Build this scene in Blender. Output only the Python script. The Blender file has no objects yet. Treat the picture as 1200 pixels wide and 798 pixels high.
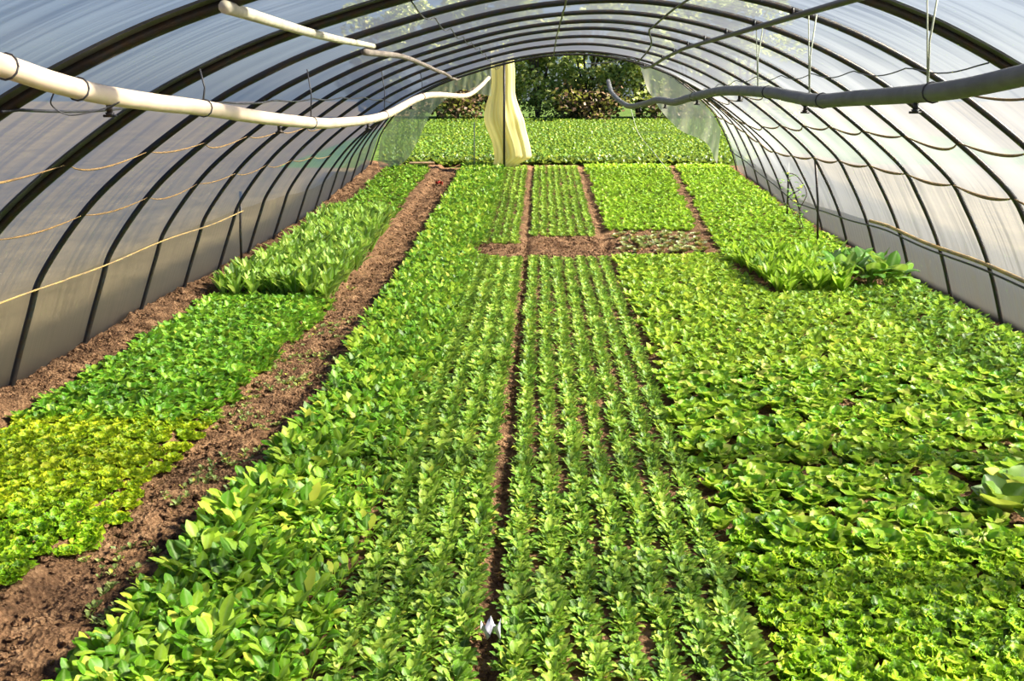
import bpy, math
import numpy as np
from mathutils import Vector, Matrix, Euler

sc = bpy.context.scene
COL = sc.collection
# ------------------------------------------------------------------ camera, sky, sun, exposure
F_PX = 1150.0
PITCH = math.radians(14.34)
YAW = math.radians(1.689)
CAM_H = 2.3
cam_d = bpy.data.cameras.new('camera')
cam_d.sensor_width = 36.0
cam_d.lens = F_PX * 36.0 / 1200.0
cam_d.clip_end = 400
cam = bpy.data.objects.new('camera', cam_d)
COL.objects.link(cam)
cam.location = (0, 0, CAM_H)
cam.rotation_euler = (math.pi / 2 - PITCH, 0, YAW)
sc.camera = cam

SUN_EL = math.radians(40)
SUN_AZ = math.radians(2)      # from +X towards +Y
world = bpy.data.worlds.new('sky_world')
sc.world = world
world.use_nodes = True
wn = world.node_tree.nodes
wl = world.node_tree.links
wn.clear()
sky = wn.new('ShaderNodeTexSky')
sky.sky_type = 'NISHITA'
sky.sun_disc = False
sky.sun_elevation = SUN_EL
sky.sun_rotation = math.pi / 2 - SUN_AZ
sky.dust_density = 0.4
sky.air_density = 1.4
sky.ozone_density = 2.0
bg = wn.new('ShaderNodeBackground')
bg.inputs['Strength'].default_value = 0.092
wo = wn.new('ShaderNodeOutputWorld')
tint = wn.new('ShaderNodeMix')
tint.data_type = 'RGBA'
tint.blend_type = 'MULTIPLY'
tint.inputs[0].default_value = 1.0
tint.inputs[7].default_value = (.52, .76, 1.30, 1)
wl.new(sky.outputs[0], tint.inputs[6])
wl.new(tint.outputs[2], bg.inputs[0])
wl.new(bg.outputs[0], wo.inputs[0])

sun_d = bpy.data.lights.new('sun', 'SUN')
sun_d.energy = 27.0
sun_d.angle = math.radians(7)
sun_d.color = (1.0, 0.90, 0.72)
sun = bpy.data.objects.new('sun', sun_d)
COL.objects.link(sun)
sdir = Vector((math.cos(SUN_EL) * math.cos(SUN_AZ), math.cos(SUN_EL) * math.sin(SUN_AZ), math.sin(SUN_EL)))
sun.rotation_euler = sdir.to_track_quat('Z', 'Y').to_euler()

sc.view_settings.view_transform = 'Standard'
sc.view_settings.look = 'None'
sc.view_settings.gamma = 1
sc.view_settings.use_curve_mapping = False
sc.view_settings.exposure = 0.0
try:
    sc.cycles.max_bounces = 10
    sc.cycles.transparent_max_bounces = 24
    sc.cycles.transmission_bounces = 8
    sc.cycles.diffuse_bounces = 4
    sc.cycles.use_denoising = True
except Exception:
    pass

# ------------------------------------------------------------------ helpers
rng = np.random.default_rng(7)


def tag(o, label=None, cat=None, group=None, kind=None):
    if label: o['label'] = label
    if cat: o['category'] = cat
    if group: o['group'] = group
    if kind: o['kind'] = kind
    return o


def link(o, parent=None):
    COL.objects.link(o)
    if parent is not None:
        o.parent = parent
    return o


def raw_mesh(name, V, Q, mat, attr=None, smooth=True):
    """V (n,3), Q (m,4) quads; a quad whose last index repeats its first three is not used here"""
    me = bpy.data.meshes.new(name)
    V = np.asarray(V, np.float32)
    Q = np.asarray(Q, np.int32)
    me.vertices.add(len(V))
    me.vertices.foreach_set('co', V.ravel())
    me.loops.add(Q.size)
    me.loops.foreach_set('vertex_index', Q.ravel())
    me.polygons.add(len(Q))
    k = Q.shape[1]
    me.polygons.foreach_set('loop_start', np.arange(0, Q.size, k, dtype=np.int32))
    me.polygons.foreach_set('use_smooth', np.full(len(Q), smooth, dtype=bool))
    me.update(calc_edges=True)
    me.validate()
    if attr is not None:
        a = me.attributes.new('leafc', 'FLOAT_COLOR', 'POINT')
        a.data.foreach_set('color', np.asarray(attr, np.float32).ravel())
    if mat: me.materials.append(mat)
    return me


def py_mesh(name, verts, faces, mat, smooth=False):
    me = bpy.data.meshes.new(name)
    me.from_pydata([tuple(v) for v in verts], [], faces)
    me.update()
    if smooth:
        me.polygons.foreach_set('use_smooth', [True] * len(me.polygons))
    if mat: me.materials.append(mat)
    return me


def mobj(name, me, parent=None):
    return link(bpy.data.objects.new(name, me), parent)


def catmull(P, n):
    P = np.asarray(P, float)
    Pp = np.vstack([2 * P[0] - P[1], P, 2 * P[-1] - P[-2]])
    out = []
    for i in range(len(P) - 1):
        p0, p1, p2, p3 = Pp[i], Pp[i + 1], Pp[i + 2], Pp[i + 3]
        for t in np.arange(n) / n:
            out.append(.5 * ((2 * p1) + (-p0 + p2) * t + (2 * p0 - 5 * p1 + 4 * p2 - p3) * t * t + (-p0 + 3 * p1 - 3 * p2 + p3) * t ** 3))
    out.append(P[-1])
    return np.array(out)


def tube_arrays(path, r, n=10, cap=True):
    path = np.asarray(path, float)
    m = len(path)
    r = np.broadcast_to(np.asarray(r, float), (m,))
    T = np.gradient(path, axis=0)
    T /= np.linalg.norm(T, axis=1)[:, None] + 1e-12
    up = np.array([0, 0, 1.0]) if abs(T[0][2]) < .9 else np.array([1.0, 0, 0])
    V = []
    N = up - T[0] * np.dot(up, T[0])
    N /= np.linalg.norm(N)
    for i in range(m):
        N = N - T[i] * np.dot(N, T[i])
        N /= np.linalg.norm(N) + 1e-12
        B = np.cross(T[i], N)
        a = np.arange(n) / n * 2 * math.pi
        V.append(path[i] + r[i] * (np.cos(a)[:, None] * N + np.sin(a)[:, None] * B))
    V = np.vstack(V)
    F = []
    for i in range(m - 1):
        for j in range(n):
            F.append((i * n + j, i * n + (j + 1) % n, (i + 1) * n + (j + 1) % n, (i + 1) * n + j))
    if cap:
        F.append(tuple(range(n))[::-1])
        F.append(tuple((m - 1) * n + j for j in range(n)))
    return V, F


def tube(name, path, r, mat, parent=None, n=10):
    V, F = tube_arrays(path, r, n)
    return mobj(name, py_mesh(name, V, F, mat, True), parent)


def join(parts):
    V = []; F = []; o = 0
    for v, f in parts:
        V.extend([tuple(p) for p in v]); F.extend([tuple(i + o for i in q) for q in f]); o += len(v)
    return V, F


def vnoise(x, y, seed=0):
    """smooth value noise, vectorised"""
    x = np.asarray(x, float); y = np.asarray(y, float)
    xi = np.floor(x).astype(np.int64); yi = np.floor(y).astype(np.int64)
    fx = x - xi; fy = y - yi
    fx = fx * fx * (3 - 2 * fx); fy = fy * fy * (3 - 2 * fy)

    def h(a, b):
        n = (a * 374761393 + b * 668265263 + seed * 974711) & 0xffffffff
        n = ((n ^ (n >> 13)) * 1274126177) & 0xffffffff
        return ((n ^ (n >> 16)) & 0xffff) / 65535.0
    return (h(xi, yi) * (1 - fx) + h(xi + 1, yi) * fx) * (1 - fy) + (h(xi, yi + 1) * (1 - fx) + h(xi + 1, yi + 1) * fx) * fy


def rise(Y):
    Y = np.asarray(Y, float)
    t = np.clip((Y - 13) / 11, 0, 1)
    z = .5 * t ** 1.35
    return z + np.clip(Y - 24, 0, 40) * .021


def sstep(a, b, x):
    t = np.clip((x - a) / (b - a), 0, 1)
    return t * t * (3 - 2 * t)


def gz(X, Y):
    X = np.asarray(X, float); Y = np.asarray(Y, float)
    z = rise(Y)
    inside = (Y < 24.5)
    path = sstep(-2.52, -2.36, X) * (1 - sstep(-1.92, -1.76, X))
    z = z - .07 * path * inside
    bank = (1 - sstep(-4.1, -3.62, X)) * inside
    z = z + .10 * bank * (.6 + .6 * vnoise(X * 3, Y * 2, 4))
    gap = np.exp(-((X + .21) / .05) ** 2) + np.exp(-((X - .98) / .07) ** 2)
    z = z - .035 * gap * inside
    return z


# ------------------------------------------------------------------ materials
def new_mat(name):
    m = bpy.data.materials.new(name)
    m.use_nodes = True
    nt = m.node_tree
    nt.nodes.clear()
    out = nt.nodes.new('ShaderNodeOutputMaterial')
    return m, nt, out


def N(nt, kind, **kw):
    n = nt.nodes.new(kind)
    for k, v in kw.items():
        if k in n.inputs.keys():
            n.inputs[k].default_value = v
        else:
            setattr(n, k, v)
    return n


def ramp(nt, stops, fac):
    r = nt.nodes.new('ShaderNodeValToRGB')
    e = r.color_ramp.elements
    while len(e) > 1: e.remove(e[-1])
    e[0].position = stops[0][0]; e[0].color = (*stops[0][1], 1)
    for p, c in stops[1:]:
        x = e.new(p); x.color = (*c, 1)
    nt.links.new(fac, r.inputs[0])
    return r


def mixc(nt, a, b, fac, mode='MIX'):
    m = nt.nodes.new('ShaderNodeMix'); m.data_type = 'RGBA'; m.blend_type = mode
    for s, v in ((m.inputs[6], a), (m.inputs[7], b), (m.inputs[0], fac)):
        if isinstance(v, (tuple, list)): s.default_value = (*v, 1) if len(v) == 3 else v
        elif isinstance(v, (int, float)): s.default_value = v
        else: nt.links.new(v, s)
    return m.outputs[2]


def math_n(nt, op, a, b=None, clamp=False):
    m = nt.nodes.new('ShaderNodeMath'); m.operation = op; m.use_clamp = clamp
    for i, v in enumerate((a, b)):
        if v is None: continue
        if isinstance(v, (int, float)): m.inputs[i].default_value = v
        else: nt.links.new(v, m.inputs[i])
    return m.outputs[0]


def leaf_mat(name, dark, mid, light, yellow=(.62, .62, .08), y_amt=.06, trans=.38, rough=.42, rib=(.55, .68, .28), rib_amt=.35, patch=2.2):
    m, nt, out = new_mat(name)
    at = N(nt, 'ShaderNodeAttribute', attribute_name='leafc')
    sep = N(nt, 'ShaderNodeSeparateColor')
    nt.links.new(at.outputs['Color'], sep.inputs[0])
    geo = N(nt, 'ShaderNodeNewGeometry')
    big = N(nt, 'ShaderNodeTexNoise'); big.inputs['Scale'].default_value = patch; big.inputs['Detail'].default_value = 2
    nt.links.new(geo.outputs['Position'], big.inputs['Vector'])
    fine = N(nt, 'ShaderNodeTexNoise'); fine.inputs['Scale'].default_value = 60; fine.inputs['Detail'].default_value = 2
    nt.links.new(geo.outputs['Position'], fine.inputs['Vector'])
    f = math_n(nt, 'MULTIPLY', sep.outputs[0], .55)
    f2 = math_n(nt, 'MULTIPLY', big.outputs[0], .75)
    f3 = math_n(nt, 'MULTIPLY', fine.outputs[0], .25)
    s = math_n(nt, 'SUBTRACT', math_n(nt, 'ADD', math_n(nt, 'ADD', math_n(nt, 'MULTIPLY', sep.outputs[0], .75), f2), f3), .36, True)
    c = ramp(nt, [(.12, dark), (.5, mid), (.86, light)], s).outputs[0]
    # pale midrib and petiole
    ribf = math_n(nt, 'MULTIPLY', math_n(nt, 'SUBTRACT', 1.0, math_n(nt, 'MULTIPLY', sep.outputs[2], 3.0), True), rib_amt)
    c = mixc(nt, c, rib, ribf)
    # yellowing leaves
    yf = math_n(nt, 'GREATER_THAN', at.outputs['Alpha'], 1 - y_amt)
    yf = math_n(nt, 'MULTIPLY', yf, .75)
    c = mixc(nt, c, yellow, yf)
    p = N(nt, 'ShaderNodeBsdfPrincipled')
    nt.links.new(c, p.inputs['Base Color'])
    p.inputs['Roughness'].default_value = rough
    p.inputs['Specular IOR Level'].default_value = .28
    t = N(nt, 'ShaderNodeBsdfTranslucent')
    tc = mixc(nt, c, (.75, .95, .12), .35)
    nt.links.new(tc, t.inputs['Color'])
    mx = N(nt, 'ShaderNodeMixShader'); mx.inputs[0].default_value = trans
    nt.links.new(p.outputs[0], mx.inputs[1]); nt.links.new(t.outputs[0], mx.inputs[2])
    nt.links.new(mx.outputs[0], out.inputs[0])
    return m


def plain(name, color, rough=.6, metal=0.0, var=.15, scale=12, color2=None, bump=0.0):
    m, nt, out = new_mat(name)
    geo = N(nt, 'ShaderNodeNewGeometry')
    no = N(nt, 'ShaderNodeTexNoise'); no.inputs['Scale'].default_value = scale; no.inputs['Detail'].default_value = 5
    nt.links.new(geo.outputs['Position'], no.inputs['Vector'])
    c2 = color2 or tuple(max(0, x * (1 - 2.5 * var)) for x in color)
    r = ramp(nt, [(.35, c2), (.62, color)], no.outputs[0])
    p = N(nt, 'ShaderNodeBsdfPrincipled')
    nt.links.new(r.outputs[0], p.inputs['Base Color'])
    p.inputs['Roughness'].default_value = rough
    p.inputs['Metallic'].default_value = metal
    if bump:
        b = N(nt, 'ShaderNodeBump'); b.inputs['Strength'].default_value = bump; b.inputs['Distance'].default_value = .02
        nt.links.new(no.outputs[0], b.inputs['Height']); nt.links.new(b.outputs[0], p.inputs['Normal'])
    nt.links.new(p.outputs[0], out.inputs[0])
    return m


def soil_mat(name, a, b, c, scale=9):
    m, nt, out = new_mat(name)
    geo = N(nt, 'ShaderNodeNewGeometry')
    n1 = N(nt, 'ShaderNodeTexNoise'); n1.inputs['Scale'].default_value = scale; n1.inputs['Detail'].default_value = 8; n1.inputs['Roughness'].default_value = .7
    n2 = N(nt, 'ShaderNodeTexVoronoi'); n2.inputs['Scale'].default_value = scale * 5
    nt.links.new(geo.outputs['Position'], n1.inputs['Vector']); nt.links.new(geo.outputs['Position'], n2.inputs['Vector'])
    r = ramp(nt, [(.3, a), (.5, b), (.7, c)], n1.outputs[0])
    p = N(nt, 'ShaderNodeBsdfPrincipled'); p.inputs['Roughness'].default_value = .95; p.inputs['Specular IOR Level'].default_value = .1
    nt.links.new(r.outputs[0], p.inputs['Base Color'])
    bm = N(nt, 'ShaderNodeBump'); bm.inputs['Strength'].default_value = .9; bm.inputs['Distance'].default_value = .03
    nt.links.new(math_n(nt, 'ADD', n1.outputs[0], math_n(nt, 'MULTIPLY', n2.outputs['Distance'], .6)), bm.inputs['Height'])
    nt.links.new(bm.outputs[0], p.inputs['Normal'])
    nt.links.new(p.outputs[0], out.inputs[0])
    return m


def film_mat(name, base, dirt, clear=.42, clear_var=.2, low_tone=.0, gloss=.08, transl=.6, streak=1.0, blur=.55):
    """polythene: a part clear, a part hazy (translucent and diffuse), with runs of condensation and dirt down the curve"""
    m, nt, out = new_mat(name)
    uv = N(nt, 'ShaderNodeUVMap'); uv.uv_map = 'uv'
    mp = N(nt, 'ShaderNodeMapping'); mp.inputs['Scale'].default_value = (17, .22, 1)
    nt.links.new(uv.outputs[0], mp.inputs[0])
    st = N(nt, 'ShaderNodeTexNoise'); st.inputs['Scale'].default_value = 1.0; st.inputs['Detail'].default_value = 4; st.inputs['Roughness'].default_value = .65
    nt.links.new(mp.outputs[0], st.inputs['Vector'])
    mp2 = N(nt, 'ShaderNodeMapping'); mp2.inputs['Scale'].default_value = (.8, .8, 1)
    nt.links.new(uv.outputs[0], mp2.inputs[0])
    pa = N(nt, 'ShaderNodeTexNoise'); pa.inputs['Scale'].default_value = 1.3; pa.inputs['Detail'].default_value = 5
    nt.links.new(mp2.outputs[0], pa.inputs['Vector'])
    sr = ramp(nt, [(.44, (0, 0, 0)), (.58, (1, 1, 1))], st.outputs[0])
    df = math_n(nt, 'MULTIPLY', sr.outputs[0], .62 * streak)
    pr = ramp(nt, [(.4, (0, 0, 0)), (.68, (1, 1, 1))], pa.outputs[0])
    df = math_n(nt, 'ADD', df, math_n(nt, 'MULTIPLY', pr.outputs[0], .35), True)
    if low_tone:  # blends towards the second film colour near the ground
        geo = N(nt, 'ShaderNodeNewGeometry')
        sx = N(nt, 'ShaderNodeSeparateXYZ'); nt.links.new(geo.outputs['Position'], sx.inputs[0])
        low = math_n(nt, 'SUBTRACT', 1.0, math_n(nt, 'MULTIPLY', sx.outputs[2], 1 / low_tone), True)
        df = math_n(nt, 'ADD', df, math_n(nt, 'MULTIPLY', low, .8), True)
    c = mixc(nt, base, dirt, df)
    di = N(nt, 'ShaderNodeBsdfDiffuse'); tr = N(nt, 'ShaderNodeBsdfTranslucent'); tp = N(nt, 'ShaderNodeBsdfTransparent')
    gl = N(nt, 'ShaderNodeBsdfGlossy'); gl.inputs['Roughness'].default_value = .32
    nt.links.new(c, di.inputs[0]); nt.links.new(c, tr.inputs[0])
    tp.inputs[0].default_value = (.93, .95, .94, 1)
    h = N(nt, 'ShaderNodeMixShader'); h.inputs[0].default_value = transl
    nt.links.new(di.outputs[0], h.inputs[1]); nt.links.new(tr.outputs[0], h.inputs[2])
    h2 = N(nt, 'ShaderNodeMixShader'); h2.inputs[0].default_value = gloss
    nt.links.new(h.outputs[0], h2.inputs[1]); nt.links.new(gl.outputs[0], h2.inputs[2])
    fac = math_n(nt, 'SUBTRACT', clear + clear_var * .5, math_n(nt, 'MULTIPLY', df, clear_var), True)
    # forward scattering of the milky film
    rf = N(nt, 'ShaderNodeBsdfRefraction'); rf.inputs['Roughness'].default_value = .62; rf.inputs['IOR'].default_value = 1.25
    rf.inputs['Color'].default_value = (.56, .61, .66, 1)
    h3 = N(nt, 'ShaderNodeMixShader'); h3.inputs[0].default_value = blur
    nt.links.new(h2.outputs[0], h3.inputs[1]); nt.links.new(rf.outputs[0], h3.inputs[2])
    mx = N(nt, 'ShaderNodeMixShader')
    nt.links.new(fac, mx.inputs[0]); nt.links.new(h3.outputs[0], mx.inputs[1]); nt.links.new(tp.outputs[0], mx.inputs[2])
    nt.links.new(mx.outputs[0], out.inputs[0])
    return m


M = {}
M['soil'] = soil_mat('soil', (.035, .019, .011), (.15, .083, .045), (.34, .205, .115))
M['outer'] = soil_mat('outer_soil', (.08, .062, .032), (.11, .085, .046), (.14, .11, .062), 1)
M['field'] = soil_mat('field_soil', (.03, .05, .012), (.06, .11, .02), (.12, .15, .04), 3)
M['film'] = film_mat('polythene_film', (.37, .38, .39), (.11, .11, .10), clear=.37, clear_var=.26, transl=.88, blur=.55)
M['skirt_l'] = film_mat('warm_skirt_film', (.13, .12, .095), (.11, .082, .045), clear=.33, low_tone=.9, blur=.4)  # warm bounce light off the soil put into the brown film colour
M['skirt_r'] = film_mat('skirt_film', (.20, .215, .23), (.15, .15, .14), clear=.36, low_tone=.25)  # second colour grows towards the ground
M['curtain'] = film_mat('curtain_film', (.82, .79, .44), (.70, .62, .24), clear=.10, clear_var=.08, transl=.5, streak=1.3, blur=0)
M['overlap'] = plain('dark_film_strip', (.075, .078, .072), .5, 0, .2, 6)
M['steel'] = plain('dark_steel', (.032, .036, .042), .45, .5, .15, 20, (.05, .035, .025))
M['steel_g'] = plain('grey_pipe', (.13, .135, .14), .55, 0, .12, 8)
M['white'] = plain('cream_plastic_pipe', (.74, .58, .46), .45, 0, .05, 7, (.60, .48, .36))
M['pole'] = plain('weathered_pole', (.55, .50, .38), .7, 0, .15, 14)
M['pole_b'] = plain('brown_pole', (.17, .14, .12), .7, 0, .15, 14)
M['rust'] = plain('ochre_cord', (.24, .145, .05), .8, 0, .2, 16, (.16, .10, .05))
M['rail'] = plain('ochre_rail', (.42, .28, .10), .8, 0, .2, 5, (.20, .15, .09))
M['wire'] = plain('dark_wire', (.05, .05, .06), .5, .3)
M['cord'] = plain('pale_cord', (.55, .60, .45), .7)
M['plastic'] = plain('white_nozzle', (.7, .7, .72), .4)
M['litter'] = plain('white_plastic_scrap', (.85, .85, .90), .5, 0, .05)
M['red'] = plain('red_scrap', (.7, .06, .04), .5)
M['bark'] = plain('bark', (.10, .07, .05), .9, 0, .2, 10)
M['board'] = plain('pale_board', (.62, .42, .24), .7)

# ------------------------------------------------------------------ setting: ground
def grid_ground(name, xs, ys, zf, mat):
    X, Y = np.meshgrid(xs, ys)
    Z = zf(X, Y)
    V = np.stack([X.ravel(), Y.ravel(), Z.ravel()], 1)
    nx, ny = len(xs), len(ys)
    i = np.arange(ny - 1)[:, None] * nx + np.arange(nx - 1)[None, :]
    Q = np.stack([i, i + 1, i + nx + 1, i + nx], -1).reshape(-1, 4)
    return mobj(name, raw_mesh(name, V, Q, mat))


def z_floor(X, Y):
    z = gz(X, Y)
    rough = .035 * (vnoise(X * 9, Y * 9, 1) - .5) + .03 * (vnoise(X * 22, Y * 22, 2) - .5) + .02 * (vnoise(X * 40, Y * 40, 5) - .5)
    pathm = np.clip(sstep(-2.6, -2.45, X) * (1 - sstep(-1.88, -1.74, X)) + (1 - sstep(-3.9, -3.6, X)) + np.exp(-((Y - 14.6) / .6) ** 2), 0, 1)
    return z + rough * (.5 + .9 * pathm)


ys = np.concatenate([np.arange(-1.5, 3, .25), np.arange(3, 10, .03), np.arange(10, 24.6, .06)])
fl = grid_ground('floor', np.arange(-4.3, 4.9, .035), ys, z_floor, M['soil'])
tag(fl, kind='structure')
xs_o = np.concatenate([np.arange(-40, -4.2, 1.5), [-4.3, -4.2, 0, 4.7, 4.86, 4.95, 5.05, 5.2, 5.4, 5.7], np.arange(6, 45, 1.5)])
xs_m = xs_o


def z_out(X, Y):
    z = rise(Y) - .06
    hide = (X > -4.25) & (X < 4.8) & (Y < 24.3)
    bank = .62 * sstep(4.85, 5.2, X) * (1 - .6 * sstep(5.6, 8, X)) * (1 - sstep(22, 26, Y))
    return np.where(hide, z - .5, z + bank)


og = grid_ground('ground_outside', xs_o, np.concatenate([np.arange(-10, 24, 1.0), [24.2]]), z_out, M['outer'])
tag(og, kind='structure')
yf = np.concatenate([[24.2, 24.4], np.arange(25, 90, 1.0)])
for xa, xb, mt, nm in ((-60, -6.5, 'outer', 'ground_left'), (-6.5, 14, 'field', 'field_ground'), (14, 60, 'outer', 'ground_right')):
    tag(grid_ground(nm, np.linspace(xa, xb, 24), yf, z_out, M[mt]), kind='structure')

# ------------------------------------------------------------------ setting: film of the tunnel
SEC = [(-4.14, -.12), (-4.12, 0), (-3.88, .65), (-3.75, .95), (-3.4, 1.4), (-3.04, 1.73), (-2.48, 2.13), (-2.03, 2.38), (-1.41, 2.63), (-.42, 2.9),
       (.4, 3.0), (1.05, 2.97), (1.72, 2.83), (2.35, 2.59), (3.03, 2.2), (3.85, 1.55), (4.13, 1.17), (4.42, .6), (4.62, 0), (4.66, -.12)]
S2 = catmull(SEC, 6)
arc = np.concatenate([[0], np.cumsum(np.linalg.norm(np.diff(S2, axis=0), axis=1))])
Tn = np.gradient(S2, axis=0); Tn /= np.linalg.norm(Tn, axis=1)[:, None]
NRM = np.stack([-Tn[:, 1], Tn[:, 0]], 1)      # outward
ARCH_Y = [4.33, 5.92] + [7.17 + 1.255 * k for k in range(14)]
I_L = 2 * 6 + 3      # left knee index on S2 (~.8 m)
I_R = 17 * 6         # right knee (.6 m)


def roof_dz(Y):
    return float(np.interp(Y, [0, 12.5, 14.5, 16, 17.2, 18.5, 21, 24], [0, 0, -.06, -.13, -.13, -.03, .20, .42]))


def sec_at(x):
    j = np.argmin(np.abs(S2[:, 0] - x))
    return S2[j, 1]


def film_sheet(name, i0, i1, y0, y1, mat, off=.035):
    yy = [y0]
    allk = [-1.0, .5, 2.0, 3.1] + ARCH_Y
    pts = sorted(set([y0, y1] + [a for a in allk if y0 < a < y1]))
    ysamp = []
    for a, b in zip(pts[:-1], pts[1:]):
        ysamp += list(np.linspace(a, b, 7)[:-1])
    ysamp.append(pts[-1])
    ysamp = np.array(ysamp)
    # the film dips a little between hoops
    dip = []
    for y in ysamp:
        d = min(abs(y - p) for p in pts)
        dip.append(min(1, d / .5))
    dip = np.array(dip)
    V = []; UV = []
    for y, d in zip(ysamp, dip):
        for i in range(i0, i1 + 1):
            w = .018 * (vnoise(y * 2.2, arc[i] * 2.5, 3) - .5) + .01 * (vnoise(y * 7, arc[i] * 1.2, 9) - .5)
            o = off + (w - .012) * d
            x, z = S2[i] + NRM[i] * o
            z += roof_dz(y)
            V.append((x, y, z)); UV.append((y, arc[i]))
    n = i1 - i0 + 1
    F = [(r * n + c, (r + 1) * n + c, (r + 1) * n + c + 1, r * n + c + 1) for r in range(len(ysamp) - 1) for c in range(n - 1)]
    me = py_mesh(name, V, F, mat, True)
    u = me.uv_layers.new(name='uv')
    vi = np.zeros(len(me.loops), np.int32); me.loops.foreach_get('vertex_index', vi)
    u.data.foreach_set('uv', np.array(UV, np.float32)[vi].ravel())
    return tag(mobj(name, me), kind='structure')


film_sheet('ceiling', I_L, I_R, -1.0, 23.5, M['film'])
film_sheet('wall_left', 0, I_L, -1.0, 23.5, M['skirt_l'])
film_sheet('wall_right', I_R, len(S2) - 1, -1.0, 23.5, M['skirt_r'])

# ------------------------------------------------------------------ hoops
ordn = ['first', 'second', 'third', 'fourth', 'fifth', 'sixth', 'seventh', 'eighth', 'ninth', 'tenth', 'eleventh', 'twelfth', 'thirteenth', 'fourteenth', 'fifteenth']
for k, y in enumerate(ARCH_Y):
    root = bpy.data.objects.new('tunnel_hoop', None)
    link(root); root.location = (0.25, y, roof_dz(y))
    r = .030 if k < 2 else (.024 if k < 4 else (.021 if k < 9 else .018))
    P3 = [(x - .25, 0, z) for x, z in S2[3:-3]]
    tube('hoop_pipe', P3, r, M['steel'], root, 10)
    if k < 2:
        # wide dark strip of doubled film wrapped over the hoop
        V = []; n = 0
        w = .12
        for i in range(3, len(S2) - 3):
            x, z = S2[i] + NRM[i] * .014
            x2, z2 = S2[i] + NRM[i] * .026
            V += [(x - .25, -w, z), (x2 - .25, -w, z2), (x2 - .25, w, z2), (x - .25, w, z)]
            n += 1
        F = []
        for i in range(n - 1):
            for j in range(4):
                a = i * 4 + j; b = i * 4 + (j + 1) % 4
                F.append((a, b, b + 4, a + 4))
        s = mobj('film_strip', py_mesh('film_strip', V, F, M['overlap'], False), root)
        s['label'] = 'wide dark strip of doubled film over the hoop'
    for cx in ((1.72,) if k < 15 else ()):
        cz = sec_at(cx)
        a = np.linspace(0, 2 * math.pi, 9)
        c = tube('clamp', [(cx - .25, .035 * math.cos(t), cz - .02 + .04 * math.sin(t)) for t in a], .008, M['steel'], root, 6)
    if k < 2:
        lab = ['broad dark hoop with film strip, nearest the camera at top left', 'broad dark hoop with film strip crossing the white pipe, second from the camera'][k]
    elif k == 15:
        lab = 'last dark hoop of the tunnel, framing the open far end'
    else:
        lab = 'thin dark steel hoop of the tunnel, %s from the camera' % ordn[k]
    tag(root, lab, 'tunnel hoop', 'steel hoops carrying the film')

# purlins
def purlin(name, pts, r, mat, lab):
    return tag(tube(name, pts, r, mat, n=10), lab, 'pole')


purlin('roof_purlin', [(1.72, y, sec_at(1.72) - .045 + roof_dz(y)) for y in np.linspace(4.3, 23.5, 40)], .022, M['steel'], 'dark straight roof bar running under the hoops right of the ridge')
purlin('ridge_wire', [(.18, y, sec_at(.18) - .03 + roof_dz(y) + .01 * math.sin(y * 5)) for y in np.linspace(4.3, 23.5, 60)], .008, M['steel'], 'thin dark ridge wire along the top of the hoops')
purlin('roof_pole', [(-1.30 - .006 * (y - 4), y, sec_at(-1.3) - .055 + roof_dz(y) - .01 * math.sin(y * 1.3)) for y in np.linspace(4.2, 8.0, 24)], np.linspace(.028, .020, 24), M['pole'], 'pale wooden pole under the roof left of the ridge')
purlin('roof_pole', [(-1.33 - .012 * (y - 7.6), y, sec_at(-1.3) - .085 + roof_dz(y) - .02 * math.sin(y * 1.1)) for y in np.linspace(7.6, 18.6, 50)], np.linspace(.026, .022, 50), M['pole_b'], 'brown crooked pole continuing the pale roof pole to the back')
tag(tube('hanging_cable', catmull([(1.05, 7.2, 2.93), (1.05, 8.44, 2.92), (1.02, 9.5, 2.86), (1.1, 10.6, 2.88), (1.29, 12.2, 2.80), (1.26, 13.5, 2.66), (1.28, 14.7, 2.74), (1.05, 16.4, 2.72), (.8, 18, 2.74)], 8), .010, M['steel'], n=6), 'slack dark cable looping beneath the roof right of the ridge', 'cable')
for xx, lab in ((-.75, 'faint thin wire under the film left of the ridge wire'), (2.55, 'thin slack wire under the film right of the roof bar')):
    pts = []
    for y in np.linspace(5.9, 23.4, 120):
        ph = ((y - 5.92) / 1.255) % 1
        pts.append((xx, y, sec_at(xx) + roof_dz(y) - .03 - .05 * math.sin(math.pi * ph)))
    tag(tube('roof_wire', pts, .005, M['wire'], n=5), lab, 'wire')

# ochre cords that sag between the hoops, inside the film
def cord_row(x_mid, side, y0, y1, sag, r, lab, mat, seed, groups, zoff=0):
    g = np.random.default_rng(seed)
    yy = [a for a in ARCH_Y if y0 <= a <= y1]
    j = np.argmin(np.abs(S2[:, 0] - x_mid))
    parts = []
    for a, b in zip(yy[:-1], yy[1:]):
        s = sag * g.uniform(.5, 1.3)
        t = np.linspace(0, 1, 14)
        k = 4 * t * (1 - t)
        path = []
        for tt, kk in zip(t, k):
            zz = S2[j, 1] + zoff - s * kk
            jj = np.argmin(np.abs(S2[:, 1] - zz) + (0 if side < 0 else 0) + 100 * ((S2[:, 0] - .3) * side < 0))
            x, z = S2[jj] - NRM[jj] * .012
            # exact height, interpolated x
            i2 = min(max(jj, 1), len(S2) - 2)
            dz = zz - S2[jj, 1]
            sl = (S2[i2 + 1, 0] - S2[i2 - 1, 0]) / (S2[i2 + 1, 1] - S2[i2 - 1, 1] + 1e-9)
            path.append((x + sl * dz, a + (b - a) * tt, zz + roof_dz(a + (b - a) * tt)))
        rr = r * (.4 + .9 * k)
        parts.append(tube_arrays(path, rr, 6))
    V, F = join(parts)
    o = mobj('cord', py_mesh('cord', V, F, mat, True))
    return tag(o, lab, 'cord', groups)


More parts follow.
